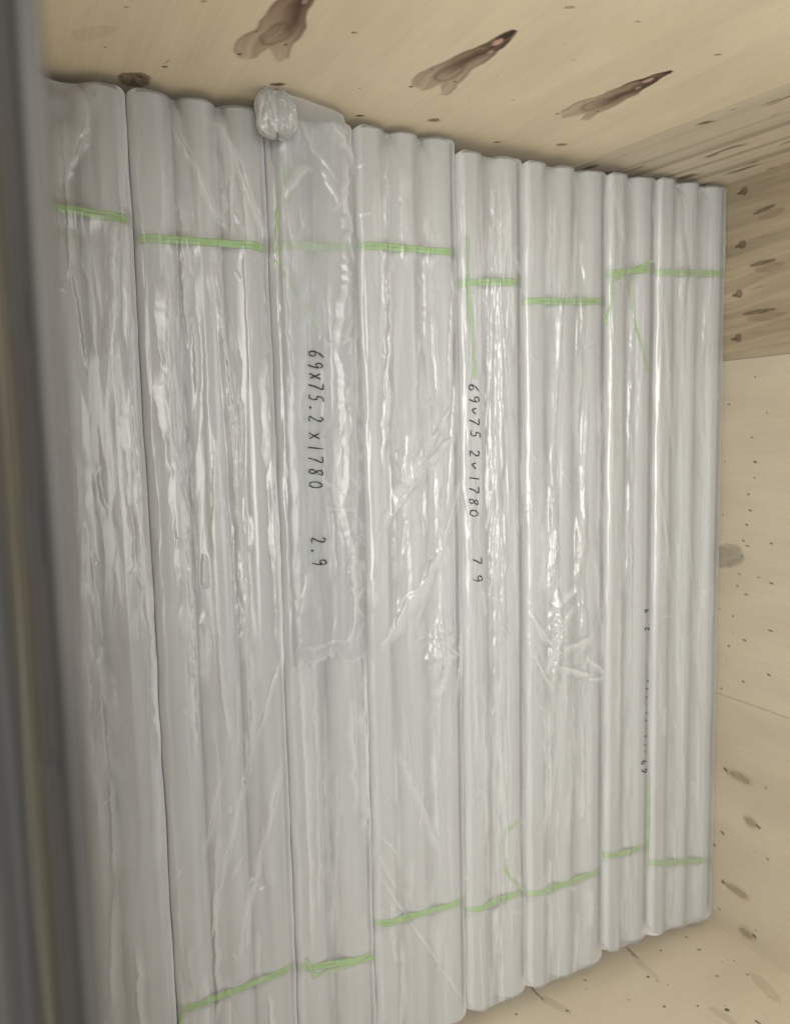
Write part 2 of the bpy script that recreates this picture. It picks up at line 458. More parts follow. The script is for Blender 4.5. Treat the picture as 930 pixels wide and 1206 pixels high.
def paint_foot(x, y, z):
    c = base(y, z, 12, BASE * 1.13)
    P = lambda a, b: at(a, b, 0, XF)[1:]
    for (a, b, r) in ((778, 1120, .0036), (823, 1119, .0048), (763, 1151, .0048), (689, 1155, .0036), (844, 1150, .0042), (880, 1148, .0034),
                      (668, 1191, .0042), (608, 1195, .0036), (782, 1186, .0040), (821, 1185, .0036), (856, 1190, .0065), (853, 1185, .002),
                      (864, 1132, .0022), (857, 1131, .0018), (850, 1133, .0022), (907, 1131, .003), (786, 1160, .0022), (740, 1178, .002),
                      (773, 1156, .002), (871, 1107, .0026), (905, 1175, .003), (890, 1203, .0035), (705, 1128, .003), (808, 1104, .004), (690, 1165, .0022)):
        c = speck(c, y, z, P(a, b), r * 0.8, (0.05, 0.035, 0.025), 0.9, 1.2, 0.6)
    for (a, b, a2, b2, k, wd) in ((738, 1117, 750, 1128, .9, .0028), (622, 1160, 639, 1178, .9, .0028), (700, 1126, 707, 1131, .8, .002),
                                  (639, 1175, 668, 1192, .25, .012), (745, 1125, 775, 1155, .20, .010), (838, 1188, 864, 1206, .22, .012), (888, 1150, 915, 1178, .22, .016)):
        p = (P(a, b) + P(a2, b2)) / 2; v = P(a2, b2) - P(a, b)
        c = blotch(c, y, z, p, np.linalg.norm(v) * 0.62, wd, math.atan2(v[1], v[0]), (0.09, 0.07, 0.05), k, int(a))
    return c


def paint_plain(x, y, z):
    return base(x + z, y + z * 0.7, 14, BASE * 0.95)


# sloping joint of the head end
j0 = at(690, 190, 0, XH); j1 = at(910, 105, 0, XH)
sl = (j1[1] - j0[1]) / (j1[2] - j0[2])
jy = lambda z: j0[1] + sl * (z - j0[2])
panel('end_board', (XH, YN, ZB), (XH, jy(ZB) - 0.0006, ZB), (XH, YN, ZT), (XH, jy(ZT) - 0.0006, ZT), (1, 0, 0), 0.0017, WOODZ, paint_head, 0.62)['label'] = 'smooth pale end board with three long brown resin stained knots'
panel('end_board', (XH + .0016, jy(ZB) + 0.0006, ZB), (XH + .0016, YF, ZB), (XH + .0016, jy(ZT) + 0.0006, ZT), (XH + .0016, YF, ZT), (1, 0, 0), 0.0017, WOODZ, paint_strip, 0.62)['label'] = 'end board with close parallel dark grain lines'
Y1 = YF
X1, X2 = 0.389, 1.213
panel('side_board', (XH - T, Y1 - .003, ZB), (X1 - .0006, Y1 - .003, ZB), (XH - T, Y1 - .003, ZT), (X1 - .0006, Y1 - .003, ZT), (0, -1, 0), 0.0018, WOODZ, paint_far_dark, 0.42)['label'] = 'darker brown side board with a row of four drop shaped knots'
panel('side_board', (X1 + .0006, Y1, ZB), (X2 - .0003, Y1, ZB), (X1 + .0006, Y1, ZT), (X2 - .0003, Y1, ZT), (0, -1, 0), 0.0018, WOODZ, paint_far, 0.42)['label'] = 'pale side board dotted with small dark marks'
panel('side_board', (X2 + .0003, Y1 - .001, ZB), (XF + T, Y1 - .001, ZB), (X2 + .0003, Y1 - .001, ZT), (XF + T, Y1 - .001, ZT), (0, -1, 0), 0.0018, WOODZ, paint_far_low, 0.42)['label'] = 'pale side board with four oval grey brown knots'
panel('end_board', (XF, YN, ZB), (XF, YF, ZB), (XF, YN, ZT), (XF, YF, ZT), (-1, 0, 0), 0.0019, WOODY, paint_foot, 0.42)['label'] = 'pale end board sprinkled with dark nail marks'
panel('side_board', (XH - T, YN, ZB), (XF + T, YN, ZB), (XH - T, YN, ZT - 0.03), (XF + T, YN, ZT - 0.03), (0, 1, 0), 0.03, WOODX, paint_plain)
panel('bottom_board', (XH - T, YN - T, ZB), (XF + T, YN - T, ZB), (XH - T, YF + T, ZB), (XF + T, YF + T, ZB), (0, 0, 1), 0.03, WOODX, paint_plain)


def bar_profile(name, prof, x0, x1, mat, parent, seed, wob=0.0003, label=None):
    """long strip swept along x with a slightly uneven profile"""
    prof = np.array(prof); n = 160; xs = np.linspace(x0, x1, n)
    V = []
    for i, x in enumerate(xs):
        o = np.stack([vnoise(np.full(len(prof), x * 9), np.arange(len(prof)) * 3.1, seed), vnoise(np.full(len(prof), x * 9), np.arange(len(prof)) * 3.1, seed + 1)], 1) * wob
        V.append(np.concatenate([np.full((len(prof), 1), x), prof + o], 1))
    V = np.concatenate(V); f = grid_faces(n, len(prof), True)
    k = len(prof)
    fl = [list(r) for r in f] + [list(range(k))[::-1], list(range((n - 1) * k, n * k))]
    o = mesh_obj(name, V, fl, mat, parent, origin=CO)
    if label:
        o['label'] = label
    return o


# the near rim, a hand's breadth from the lens: steel lip, black gap strips, raw board edge, outer batten
zr = ZT
bar_profile('rim_lip', [(-.8867, zr - .035), (-.8867, zr - .002), (-.8862, zr), (-.8818, zr), (-.8810, zr - .001), (-.8808, zr - .003), (-.8808, zr - .03), (-.8812, zr - .035)],
            XH - T, XF + T, METAL, crate, 1, 0.00015, 'blue grey steel lip along the near rim')
def strip(name, ya, yb, dz, mat, seed, wob=0.0002, label=None):
    bar_profile(name, [(ya, zr - .035), (ya, zr - dz - .0007), (ya + .0005, zr - dz), (yb - .0005, zr - dz), (yb, zr - dz - .0007), (yb, zr - .035)], XH - T, XF + T, mat, crate, seed, wob, label)


strip('rim_dark_strip', -.8887, -.8868, .004, BLACKFILL, 2, label='black strip beside the steel lip')  # dark gap beside the lip, its shade drawn as a black strip
strip('rim_batten', -.8912, -.8888, .0006, GREYW, 3, label='grey batten on the near rim, darkened for shade')
strip('rim_dark_strip', -.8925, -.8913, .004, BLACKFILL, 4, .0003, label='narrow dark gap strip in the near rim')
strip('rim_batten', -.8968, -.8926, .0008, EDGEPLY, 5, .0004, label='olive brown raw board edge of the near rim')
strip('rim_dark_strip', -.9035, -.8970, .004, BLACKFILL, 6, .0003, label='broad black outer strip of the near rim')
strip('rim_batten', -.9200, -.9037, .002, METAL, 7, .0003, label='outer grey steel facing of the near rim')

for (pa, pb) in ((345, 395), (590, 668), (905, 925)):  # dark slots of the rim drawn as black bars, shade as colour
    xa = at(0, pa, 2, ZT)[0]; xb_ = at(0, pb, 2, ZT)[0]
    bar_profile('rim_slot_bar', [(-.8922, zr - .01), (-.8922, zr + .0001), (-.8918, zr + .0004), (-.8908, zr + .0004), (-.8904, zr + .0001), (-.8904, zr - .01)], xa, xb_, BLACKFILL, crate, 9, 0.0001)

# ------------------------------------------------------------------ bundles
R = 0.0355; LT = 1.760
ZC1 = -R; ZC2 = -R - 0.076
# y0, y1, tubes, x of head end, x of foot end, groove sag, wrinkle kind
BUN = [
    (-0.874, -0.6910, 2, -0.004, 1.800, 0.0049, 'soft'),
    (-0.6904, -0.4660, 3, -0.006, 1.806, 0.0056, 'groove'),
    (-0.4654, -0.3002, 2, -0.006, 1.806, 0.004, 'smooth'),
    (-0.2996, -0.0850, 3, -0.010, 1.804, 0.0052, 'fold'),
    (-0.0844, 0.0722, 2, 0.004, 1.800, 0.0042, 'fine'),
    (0.0728, 0.2942, 3, 0.002, 1.803, 0.0052, 'crumple'),
    (0.2948, 0.4378, 2, -0.003, 1.790, 0.0056, 'soft'),
    (0.4384, 0.6610, 3, -0.010, 1.801, 0.0056, 'soft'),
]
# strap ends in the photo, head pair and foot pair
STR = [
    ((62, 243), (150, 257), None, None),
    ((152, 278), (315, 290), (213, 1192), (352, 1138)),
    ((316, 288), (421, 291), (354, 1143), (441, 1127)),
    ((422, 288), (538, 297), (443, 1092), (554, 1060)),
    ((542, 333), (613, 331), (560, 1073), (619, 1048)),
    ((616, 354), (716, 355), (622, 1057), (709, 1026)),
    ((719, 321), (775, 316), (711, 1011), (766, 996)),
    ((772, 320), (854, 322), (765, 1018), (838, 1013)),
]
LAB = [
    'white film wrapped bundle of tubes nearest the blurred grey crate rim',
    'wide three tube white bundle directly left of the bundle with the knotted bag top',
    'white bundle in a loose clear bag with a knotted top and legible black handwriting',
    'white three tube bundle with long diagonal film folds, right of the knotted bag bundle',
    'narrow white bundle with fine lengthwise film wrinkles and handwriting broken up by the creases',
    'white three tube bundle with crumpled film at its middle, right of the finely wrinkled one',
    'narrow white bundle with upside down handwriting and a slanting loose green strand',
    'smooth white bundle lying against the far plywood side of the crate',
]
EX = [None] * 8   # extra creases in photo points: (x0,y0,x1,y1,width mm,height mm)
EX[0] = [(118, 92, 72, 222, 16, 2.2), (140, 250, 132, 420, 8, 2), (146, 160, 152, 420, 4, 2), (150, 440, 172, 720, 8, 3), (165, 640, 190, 900, 8, 3)]
EX[1] = [(196, 330, 196, 450, 7, 4), (192, 430, 205, 560, 8, 5), (202, 520, 222, 640, 9, 5), (214, 600, 228, 770, 9, 4.5), (226, 730, 232, 900, 7, 3.5),
         (250, 310, 262, 400, 8, 4), (256, 370, 276, 500, 7, 5), (268, 460, 280, 620, 7, 5), (276, 560, 292, 740, 6, 4), (285, 470, 283, 560, 3, 2),
         (312, 420, 316, 560, 6, 4), (318, 520, 330, 700, 7, 5), (326, 640, 336, 800, 6, 4), (205, 145, 262, 262, 5, 2.2), (254, 118, 316, 292, 7, 3.0),
         (250, 130, 282, 190, 12, 2.0), (336, 880, 280, 1135, 6, 2.5), (300, 870, 250, 1080, 6, 2.2), (335, 760, 300, 880, 4, 1.6), (262, 900, 240, 1010, 5, 1.6)]
EX[2] = [(352, 765, 368, 1130, 5, 3), (372, 770, 378, 1100, 4, 2.5), (428, 770, 433, 1000, 9, 4), (414, 820, 420, 960, 6, 3), (400, 900, 392, 1120, 5, 2)]
EX[3] = [(458, 170, 448, 430, 6, 3), (459, 300, 449, 560, 8, 4.5), (531, 478, 505, 520, 7, 4), (514, 506, 456, 612, 11, 6.5), (533, 512, 500, 545, 8, 5.5), (506, 540, 447, 628, 10, 6),
         (528, 470, 532, 300, 6, 3), (546, 560, 520, 650, 6, 4), (525, 640, 445, 770, 14, 5), (512, 660, 490, 740, 5, 3), (480, 610, 476, 660, 3, 2), (500, 300, 503, 420, 4, 2),
         (535, 430, 525, 610, 7, 4), (445, 1030, 548, 1185, 4, 2.2), (448, 985, 470, 1010, 4, 2), (447, 1005, 468, 1050, 4, 2), (470, 880, 520, 1010, 7, 2.0),
         (515, 725, 525, 790, 6, 4), (510, 745, 545, 780, 5, 3), (530, 760, 520, 820, 6, 3), (545, 700, 535, 830, 6, 3)]
EX[4] = [(545, 180, 548, 420, 4, 2.5), (596, 190, 606, 420, 6, 3), (590, 330, 584, 520, 5, 3), (600, 240, 594, 330, 8, 3), (604, 500, 608, 760, 4, 2.5), (560, 560, 552, 640, 4, 3),
         (545, 560, 556, 660, 4, 3), (583, 520, 572, 630, 6, 3.5), (576, 640, 586, 720, 5, 4), (556, 700, 562, 900, 5, 3), (590, 720, 588, 960, 4, 2.5), (570, 800, 573, 1000, 5, 2.5)]
EX[5] = [(662, 320, 650, 560, 6, 3), (652, 560, 636, 700, 12, 5.5), (650, 600, 646, 710, 16, 6), (692, 460, 682, 680, 7, 4), (686, 590, 676, 690, 10, 4), (708, 450, 704, 640, 6, 3.5),
         (700, 640, 712, 790, 7, 3.5), (684, 688, 640, 730, 10, 4.5), (675, 710, 645, 760, 9, 4.5), (700, 745, 655, 770, 9, 4), (668, 730, 640, 800, 8, 4), (622, 720, 645, 760, 5, 4), (632, 735, 655, 775, 5, 4), (625, 770, 650, 815, 6, 4),
         (655, 785, 700, 795, 6, 4), (690, 770, 712, 795, 6, 4), (690, 800, 715, 797, 5, 3), (676, 800, 670, 1000, 8, 3), (645, 820, 648, 980, 6, 3), (660, 870, 640, 1000, 4, 2)]
EX[6] = [(748, 330, 738, 560, 5, 3), (742, 560, 735, 700, 9, 3.5), (718, 330, 722, 560, 4, 3), (760, 330, 752, 520, 4, 2), (730, 700, 728, 900, 6, 2), (770, 230, 772, 330, 5, 3), (725, 215, 735, 290, 8, 2)]
EX[7] = [(780, 330, 795, 560, 6, 2.5), (800, 230, 806, 480, 6, 2), (775, 560, 790, 700, 5, 2), (808, 600, 822, 760, 4, 2), (838, 250, 832, 700, 6, 2), (800, 700, 806, 960, 6, 2), (826, 560, 822, 700, 4, 1.5)]


def stamp(D, X, Y, p0, p1, w_, h_, seed=0, jag=0.25, sk=0.5):
    """a sharp folded ridge in the film from p0 to p1"""
    d = np.array(p1) - np.array(p0); L = np.hypot(*d)
    if L < 1e-4:
        return
    d = d / L; m = w_ * 2.2
    x0, x1 = min(p0[0], p1[0]) - m, max(p0[0], p1[0]) + m
    i0, i1 = np.searchsorted(X[:, 0], [x0, x1])
    if i1 <= i0:
        return
    a = X[i0:i1] - p0[0]; b = Y[i0:i1] - p0[1]
    s = (a * d[0] + b * d[1]) / L; t = -a * d[1] + b * d[0]
    t = t + jag * w_ * (lnoise(s * L / 0.026, seed) + 0.5 * lnoise(s * L / 0.009, seed + 3))
    ww = w_ * (0.55 + 0.75 * (0.5 + 0.5 * lnoise(s * L / 0.032, seed + 9)))
    tap = np.clip(s / 0.18, 0, 1) * np.clip((1 - s) / 0.18, 0, 1)
    sk = 0.6 if seed % 2 else -0.6
    side = np.where(t > 0, 1 + sk, 1 - sk)
    tent = h_ * tap * np.clip(1 - np.abs(t) / (ww * side), 0, 1)
    D[i0:i1] = np.maximum(D[i0:i1], tent) + 0.25 * np.minimum(D[i0:i1], tent)


def hull(y0, y1, zt, zb, r, nt, nc=12, nb=10):
    """rounded rectangle, open list of points counter from lower-left over the top; dense on top"""
    pts = []; nor = []
    def arc(cy, cz, a0, a1, n):
        for a in np.linspace(a0, a1, n, endpoint=False):
            pts.append((cy + r * math.cos(a), cz + r * math.sin(a))); nor.append((math.cos(a), math.sin(a)))
    arc(y0 + r, zb + r, -math.pi / 2, -math.pi, 5)
    for z in np.linspace(zb + r, zt - r, 6, endpoint=False):
        pts.append((y0, z)); nor.append((-1, 0))
    arc(y0 + r, zt - r, math.pi, math.pi / 2, nc)
    for y in np.linspace(y0 + r, y1 - r, nt, endpoint=False):
        pts.append((y, zt)); nor.append((0, 1))
    arc(y1 - r, zt - r, math.pi / 2, 0, nc)
    for z in np.linspace(zt - r, zb + r, 6, endpoint=False):
        pts.append((y1, z)); nor.append((1, 0))
    arc(y1 - r, zb + r, 0, -math.pi / 2, 5)
    for y in np.linspace(y1 - r, y0 + r, nb, endpoint=False):
        pts.append((y, zb)); nor.append((0, -1))
    return np.array(pts), np.array(nor)


tube_mesh = None


def make_tube(parent, loc):
    global tube_mesh
    if tube_mesh is None:
        k = 40; a = np.arange(k) * 2 * math.pi / k
        rings = [(0, R - .0028), (0, R - .0006), (0.0006, R), (LT - .0006, R), (LT, R - .0006), (LT, R - .0028)]
        V = np.array([(x, q * math.cos(t), q * math.sin(t)) for x, q in rings for t in a])
        f = grid_faces(len(rings), k, True)
        last = [[5 * k + j, 0 * k + j, (j + 1) % k, 5 * k + (j + 1) % k] for j in range(k)]
        f = np.concatenate([f, np.array(last)])
        o = mesh_obj('tube', V, f, TUBE, parent, loc); tube_mesh = o
        return o
    o = tube_mesh.copy(); o.parent = parent; o.location = loc; sc.collection.objects.link(o)
    return o


def seg_ribbon(pts, w_, up, flat=0.0003, seed=0, vary=0.2):
    """a thin solid ribbon through 3D points; up gives the surface normal at each"""
    pts = np.array(pts); n = len(pts)
    tan = np.gradient(pts, axis=0); tan /= np.linalg.norm(tan, axis=1)[:, None] + 1e-9
    up = np.array(up); up = up / (np.linalg.norm(up, axis=1)[:, None] + 1e-9)
    side = np.cross(tan, up); side /= np.linalg.norm(side, axis=1)[:, None] + 1e-9
    ww = w_ * (1 + vary * vnoise(np.arange(n) * 0.35, np.zeros(n), seed))[:, None] * 0.5
    V = np.stack([pts - side * ww, pts - side * ww * 0.5 + up * flat, pts + up * flat * 0.3, pts + side * ww * 0.5 + up * flat, pts + side * ww, pts - up * flat], 1).reshape(-1, 3)
    f = grid_faces(n, 6, True)
    return V, f


DX = 0.0017
RC = 0.014
BND = []
for bi, (y0, y1, nt, xh, xf, sag, kind) in enumerate(BUN):
    e = 0.0014
    fr = R + e
    ys = np.linspace(y0 + e + R, y1 - e - R, nt)
    zt = e; zb = ZC2 - R - e
    root = empty('tube_bundle', ((xh + xf) / 2, (y0 + y1) / 2, zb), LAB[bi], 'tube bundle', 'wrapped tube bundles lying side by side in the crate')
    RO = np.array(root.location)
    BND.append(root)
    rb = np.random.default_rng(100 + bi)
    for zc in (ZC1, ZC2):
        for k, yy in enumerate(ys):
            x_ = xh + 0.0015 + rb.uniform(0, .0015)
            make_tube(root, (x_ - RO[0], yy - RO[1], zc - RO[2])).scale.x = (xf - xh - 0.006) / LT
    # ---- film height over the top
    S = STR[bi]
    slines = []
    for q in ((S[0], S[1]), (S[2], S[3])):
        if q[0] is not None:
            slines.append((at(*q[0]), at(*q[1])))

    def strapx(y, sl_):
        a, b = sl_
        return a[0] + (b[0] - a[0]) * (y - a[1]) / (b[1] - a[1])

    def groove(x, y, ys=ys, sag=sag, bi=bi, slines=slines):
        """drop of the film below the hull at x,y (>=0) and how loose it is there (0..1)"""
        g = np.zeros_like(y); loose = np.zeros_like(y)
        near = np.ones_like(x)
        for sl_ in slines:
            near = near * (1 - 0.8 * np.exp(-((x - strapx(y, sl_)) / 0.018) ** 2))
        for k in range(len(ys) - 1):
            a, b = ys[k], ys[k + 1]; u = (y - a) / (b - a); ins = (u > 0) & (u < 1); u = np.clip(u, 0, 1)
            dy = np.minimum(u, 1 - u) * (b - a)
            tub = R - np.sqrt(np.maximum(R * R - dy * dy, 0))
            s_ = 1.35 * sag * (0.75 + 0.45 * vnoise(x * 3.1, x * 0 + k * 7 + bi, 200 + bi)) + 0.016 * np.exp(-x.clip(0) / 0.02)
            s_ = s_ * near
            fl = s_ * (4 * u * (1 - u)) ** 1.4
            h = np.where(ins, -np.log(np.exp(-tub * 900) + np.exp(-fl * 900)) / 900, 0)
            h = np.where(ins, np.minimum(tub, fl) * 0.5 + np.clip(h, 0, None) * 0.5, 0)
            g += h; loose += np.where(ins, np.clip((tub - fl) / 0.004, 0, 1), 0)
        return g, loose

    width = y1 - y0
    P, Nn = hull(y0, y1, zt, zb, RC, int((width - 2 * RC) / 0.0014), nc=14)
    nv = len(P)
    xs = np.arange(xh, xf + DX / 2, DX); nx = len(xs)
    X = np.repeat(xs[:, None], nv, 1); Y = np.repeat(P[None, :, 0], nx, 0); Z = np.repeat(P[None, :, 1], nx, 0)
    NY = np.repeat(Nn[None, :, 0], nx, 0); NZ = np.repeat(Nn[None, :, 1], nx, 0)
    top = NZ > 0.02
    g, loose = groove(X, Y)
    flat = NZ > 0.999
    Z = Z - np.where(flat, g, 0)
    # ---- wrinkles
    D = np.zeros_like(X)
    YY = Y + (Z - zt) * 0.0
    PR = dict(soft=(26, 8, 0.8), groove=(46, 14, 1.2), smooth=(22, 4, 0.8), fold=(52, 16, 1.2), fine=(190, 30, 1.2), crumple=(60, 22, 1.1))[kind]
    for k in range(PR[0]):                       # lengthwise pleats, mostly in the slack between tubes
        xx = rb.uniform(0.03, 1.72); ln = rb.uniform(0.05, 0.28)
        if rb.random() < 0.7 and nt > 1:
            gi = rb.integers(0, nt - 1); yc = (ys[gi] + ys[gi + 1]) / 2 + rb.normal(0, 0.010)
        else:
            yc = rb.uniform(y0 + .006, y1 - .004)
        an = rb.normal(0, 0.035)
        stamp(D, X, YY, (xx, yc), (xx + ln, yc + an * ln), (rb.uniform(0.003, 0.007) if kind == 'fine' else rb.uniform(0.004, 0.014)), rb.uniform(0.0007, 0.0024) * PR[2], int(rb.integers(1, 9999)))
    for k in range(PR[1]):                       # short oblique nicks
        xx = rb.uniform(0.05, 1.6); yc = rb.uniform(y0 + .005, y1 - .005); an = rb.normal(0, 0.6) + (0.3 if rb.random() < .5 else -.3); ln = rb.uniform(0.015, 0.05)
        stamp(D, X, YY, (xx, yc), (xx + ln * math.cos(an), yc + ln * math.sin(an)), rb.uniform(0.003, 0.006), rb.uniform(0.0006, 0.0017) * PR[2], int(rb.integers(1, 9999)))
    for (a, b, c_, d_, wm, hm) in EX[bi]:
        p = at(a, b); q = at(c_, d_)
        stamp(D, X, YY, (p[0], p[1]), (q[0], q[1]), wm * 0.001 * 1.25, hm * 0.001, int(a + b), jag=0.28)
        stamp(D, X, YY, (p[0], p[1] + .004), (q[0], q[1] + .003), wm * 0.0005, hm * 0.0007, int(a + b + 3), jag=0.4)
    # crushed patches: flat facets meeting in sharp random ridges
    def facets(X, Y, seed, lam):
        return 0.72 * tin(X / lam, Y / lam, seed) + 0.28 * tin(X / lam * 2.4 + 5, Y / lam * 2.4, seed + 7)
    PATCH = {1: [(203, 440, 9, 120, .35), (219, 640, 10, 130, .5), (278, 560, 9, 150, .5), (264, 400, 7, 70, .35), (328, 650, 7, 130, .4)],
             2: [(424, 860, 10, 100, .7)],
             3: [(525, 780, 26, 45, 1.0), (450, 700, 14, 60, .5), (525, 560, 16, 70, .7), (490, 560, 30, 60, .45), (452, 420, 8, 120, .5)],
             4: [(585, 560, 20, 200, .55), (550, 620, 10, 120, .5), (600, 300, 10, 80, .6)],
             5: [(655, 750, 32, 50, 1.0), (695, 780, 24, 26, .9), (648, 640, 14, 70, .7), (684, 640, 12, 70, .7), (675, 900, 12, 60, .4)],
             6: [(738, 560, 12, 120, .6), (728, 300, 12, 60, .6), (735, 760, 8, 60, .3)],
             7: [(784, 600, 8, 100, .45), (815, 640, 10, 120, .35), (806, 340, 8, 90, .4)],
             0: [(140, 330, 8, 90, .35), (168, 640, 7, 160, .35)]}
    FX = np.zeros_like(X)
    for k, (a, b, rx, ry, am) in enumerate(PATCH.get(bi, [])):
        c0 = at(a, b); cx_ = at(a + rx, b); cy_ = at(a, b + ry)
        ex_, ey_ = abs(cx_[1] - c0[1]), abs(cy_[0] - c0[0])
        rr_ = np.hypot((X - c0[0] - (Y - c0[1]) * 0.1) / ey_, (YY - c0[1]) / ex_) + 0.35 * fbm(X / .03, YY / .012, 900 + k, 3)
        mk = np.clip(1.45 - rr_, 0, 1.2) / 1.2
        stre = 1.0 if ry < 60 else 6.0              # patches drawn out along the tubes
        h = facets(X / stre, YY, 950 + bi * 11 + k, 0.026 if ry < 60 else 0.020)
        FX = np.maximum(FX, h * mk * am)
    FXD = FX * 0.0125
    und = (tin(X / 0.11, Y / 0.016, 300 + bi) - 0.5) * 0.0017 * (0.35 + 0.9 * loose) + fbm(X / 0.05, Y / 0.02, 340 + bi, 3) * 0.0002
    amp = np.where(flat, 0.45 + 0.75 * np.clip(loose, 0, 1), 0.45)
    FOLD = np.clip((D + np.maximum(FXD - 0.006, 0) * 0.5) / 0.0034, 0, 1) ** 0.9 * np.where(top, 1, 0)
    slack = np.clip(1 - np.minimum(Y - y0, y1 - Y) / 0.016, 0, 1) * np.where(Nn[None, :, 1] > -0.5, 1, 0)
    pin = np.ones_like(X)
    for sl_ in slines:                          # the strap pulls the film tight and clear
        pin = pin * (1 - 0.95 * np.exp(-((X - strapx(Y, sl_)) / 0.014) ** 4))
    FOLD = np.clip((FOLD + 0.26 * loose * flat) * pin + 1.3 * slack * (0.55 + 0.45 * pin) - 0.2 * (1 - pin) * (1 - slack), -0.25, 1.8)      # slack film whitened at seams and between tubes to lighten their shade
    D = (D * 1.2 + FXD) * amp + np.maximum(und, -0.00045) + np.where(top & ~flat, (tin(X / 0.07, Y / 0.012, 360 + bi) - 0.6) * 0.0028 * np.clip(NZ * 2, 0, 1), 0)
    endfade = np.clip((X - xh) / 0.03, 0.15, 1) * np.clip((xf - X) / 0.05, 0.1, 1)
    D = np.where(top, D * endfade, 0)
    # rounded bag corner at the foot end
    Y = Y + NY * D; Z = Z + NZ * D
    wl = 0.0022 * fbm(X / 0.13, X * 0, 600 + bi, 3) if bi > 0 else 0 * X
    wr = 0.0022 * fbm(X / 0.13, X * 0, 601 + bi, 3) if bi < 7 else 0 * X
    fy = np.clip((Y - y0) / width, 0, 1); Y = Y + wl * (1 - fy) ** 2 + wr * fy ** 2
    yc = (y0 + y1) / 2; q = np.clip((np.abs(Y - yc) - (width / 2 - 0.045)) / 0.045, 0, 1)
    shift = 0.032 * (1 - np.sqrt(1 - np.minimum(q, .999) ** 2)) - (0.012 if bi == 7 else 0.0) * (Y - yc) / (width / 2)
    X = np.where(X > xf - 0.12, X - shift * sstep(xf - 0.12, xf, X), X)
    q2 = np.clip((np.abs(Y - yc) - (width / 2 - 0.02)) / 0.02, 0, 1)
    X = np.where(X < xh + 0.05, X + 0.007 * q2 ** 2 * (1 - sstep(xh, xh + 0.05, X)), X)
    # close both ends
    zc = (zt + zb) / 2
    def cap(xrow, yrow, zrow, sgn, bulge):
        out = []
        for th in np.linspace(0.12, 1.0, 12):
            s_ = math.cos(th * math.pi / 2) ** 0.62 if th < 1 else 0.0
            f_ = 0.0018 * fbm(yrow * 60, zrow * 60, 400 + bi, 3)
            out.append(np.stack([xrow + sgn * bulge * math.sin(th * math.pi / 2) + f_, yc + (yrow - yc) * s_, zc + (zrow - zc) * s_], -1))
        return out
    A = cap(X[0], Y[0], Z[0], -1, 0.003)[::-1]; B = cap(X[-1], Y[-1], Z[-1], 1, 0.012)
    G = np.concatenate([np.array(A), np.stack([X, Y, Z], -1), np.array(B)], 0)
    Gn = G.shape[0]
    fc = np.concatenate([np.zeros((len(A), nv)), FOLD, np.zeros((len(B), nv))]).reshape(-1, 1).repeat(3, 1)
    wrap = mesh_obj('film_wrap', G.reshape(-1, 3), grid_faces(Gn, nv, True), FILM, root, origin=RO, col=fc)

    # ---- straps: loops under the film
    def surf(x, y, off=-0.0009):
        x = np.atleast_1d(np.asarray(x, float)); y = np.atleast_1d(np.asarray(y, float))
        g_, _ = groove(x, y)
        yl, yr = y0 + RC, y1 - RC
        dy = np.where(y < yl, yl - y, np.where(y > yr, y - yr, 0)).clip(0, RC)
        return zt - g_ - (RC - np.sqrt(RC * RC - dy * dy)) + off
    HP, HN = hull(y0 + .0011, y1 - .0011, zt - .0011, zb + .0011, fr - .0011, int((width - 2 * fr) / 0.004), nc=10)
    for si, sl_ in enumerate(slines):
        for sub in range(2):                    # twine lies as a doubled tape
            px_ = strapx(HP[:, 0], sl_) + (sub - 0.5) * 0.0062 + 0.0012 * vnoise(HP[:, 0] * 40, HP[:, 1] * 30, 500 + bi * 3 + sub)
            zz = HP[:, 1].copy(); fl_ = HN[:, 1] > 0.999
            g_, _ = groove(px_, HP[:, 0]); zz = np.where(fl_, zz - g_, zz)
            pts = np.stack([px_, HP[:, 0], zz], 1); up = np.concatenate([np.zeros((len(pts), 1)), HN], 1)
            pts = np.concatenate([pts, pts[:1]]); up = np.concatenate([up, up[:1]])
            V, f = seg_ribbon(pts, 0.0074, up, seed=bi * 5 + sub, flat=0.00035)
            if sub == 0:
                V0, f0 = V, f
            else:
                V0, f0 = np.concatenate([V0, V]), np.concatenate([f0, f + len(V0)])
        mesh_obj('green_strap', V0, f0, STRAP, root, origin=RO)

    def tail(pp, w_=0.0072, off=-0.0009, rise=0.0):
        """loose strand end through photo points"""
        c = np.array([at(*p)[:2] for p in pp]); n = 26; s_ = np.linspace(0, len(c) - 1, n)
        xy = np.stack([np.interp(s_, np.arange(len(c)), c[:, i]) for i in (0, 1)], 1)
        for _ in range(3):
            xy[1:-1] = (xy[:-2] + xy[1:-1] * 2 + xy[2:]) / 4
        zz = surf(xy[:, 0], np.clip(xy[:, 1], y0 + .001, y1 - .001), off) + rise
        pts = np.stack([xy[:, 0], xy[:, 1], zz], 1); up = np.tile([0, 0, 1.0], (n, 1))
        V, f = seg_ribbon(pts, w_, up, seed=int(c[0][0] * 999) % 97)
        mesh_obj('strap_tail', V, f, STRAP, root, origin=RO)
    TAILS = {1: [[(216, 1192), (214, 1204), (212, 1230)]],
             2: [[(328, 228), (327, 260), (327, 300)], [(337, 192), (338, 215), (340, 240)], [(325, 305), (345, 340), (364, 368), (378, 386)],
                 [(368, 1150), (400, 1142), (440, 1128)], [(360, 1130), (365, 1140), (372, 1152)]],
             4: [[(551, 277), (549, 310), (553, 360), (558, 405), (559, 446)], [(611, 966), (598, 978), (593, 990), (593, 1015), (600, 1034), (616, 1048)]],
             6: [[(722, 330), (745, 318), (773, 305)], [(720, 322), (722, 345), (716, 382)], [(744, 320), (748, 365), (754, 400), (762, 437)], [(764, 915), (764, 960), (765, 1030)]]}
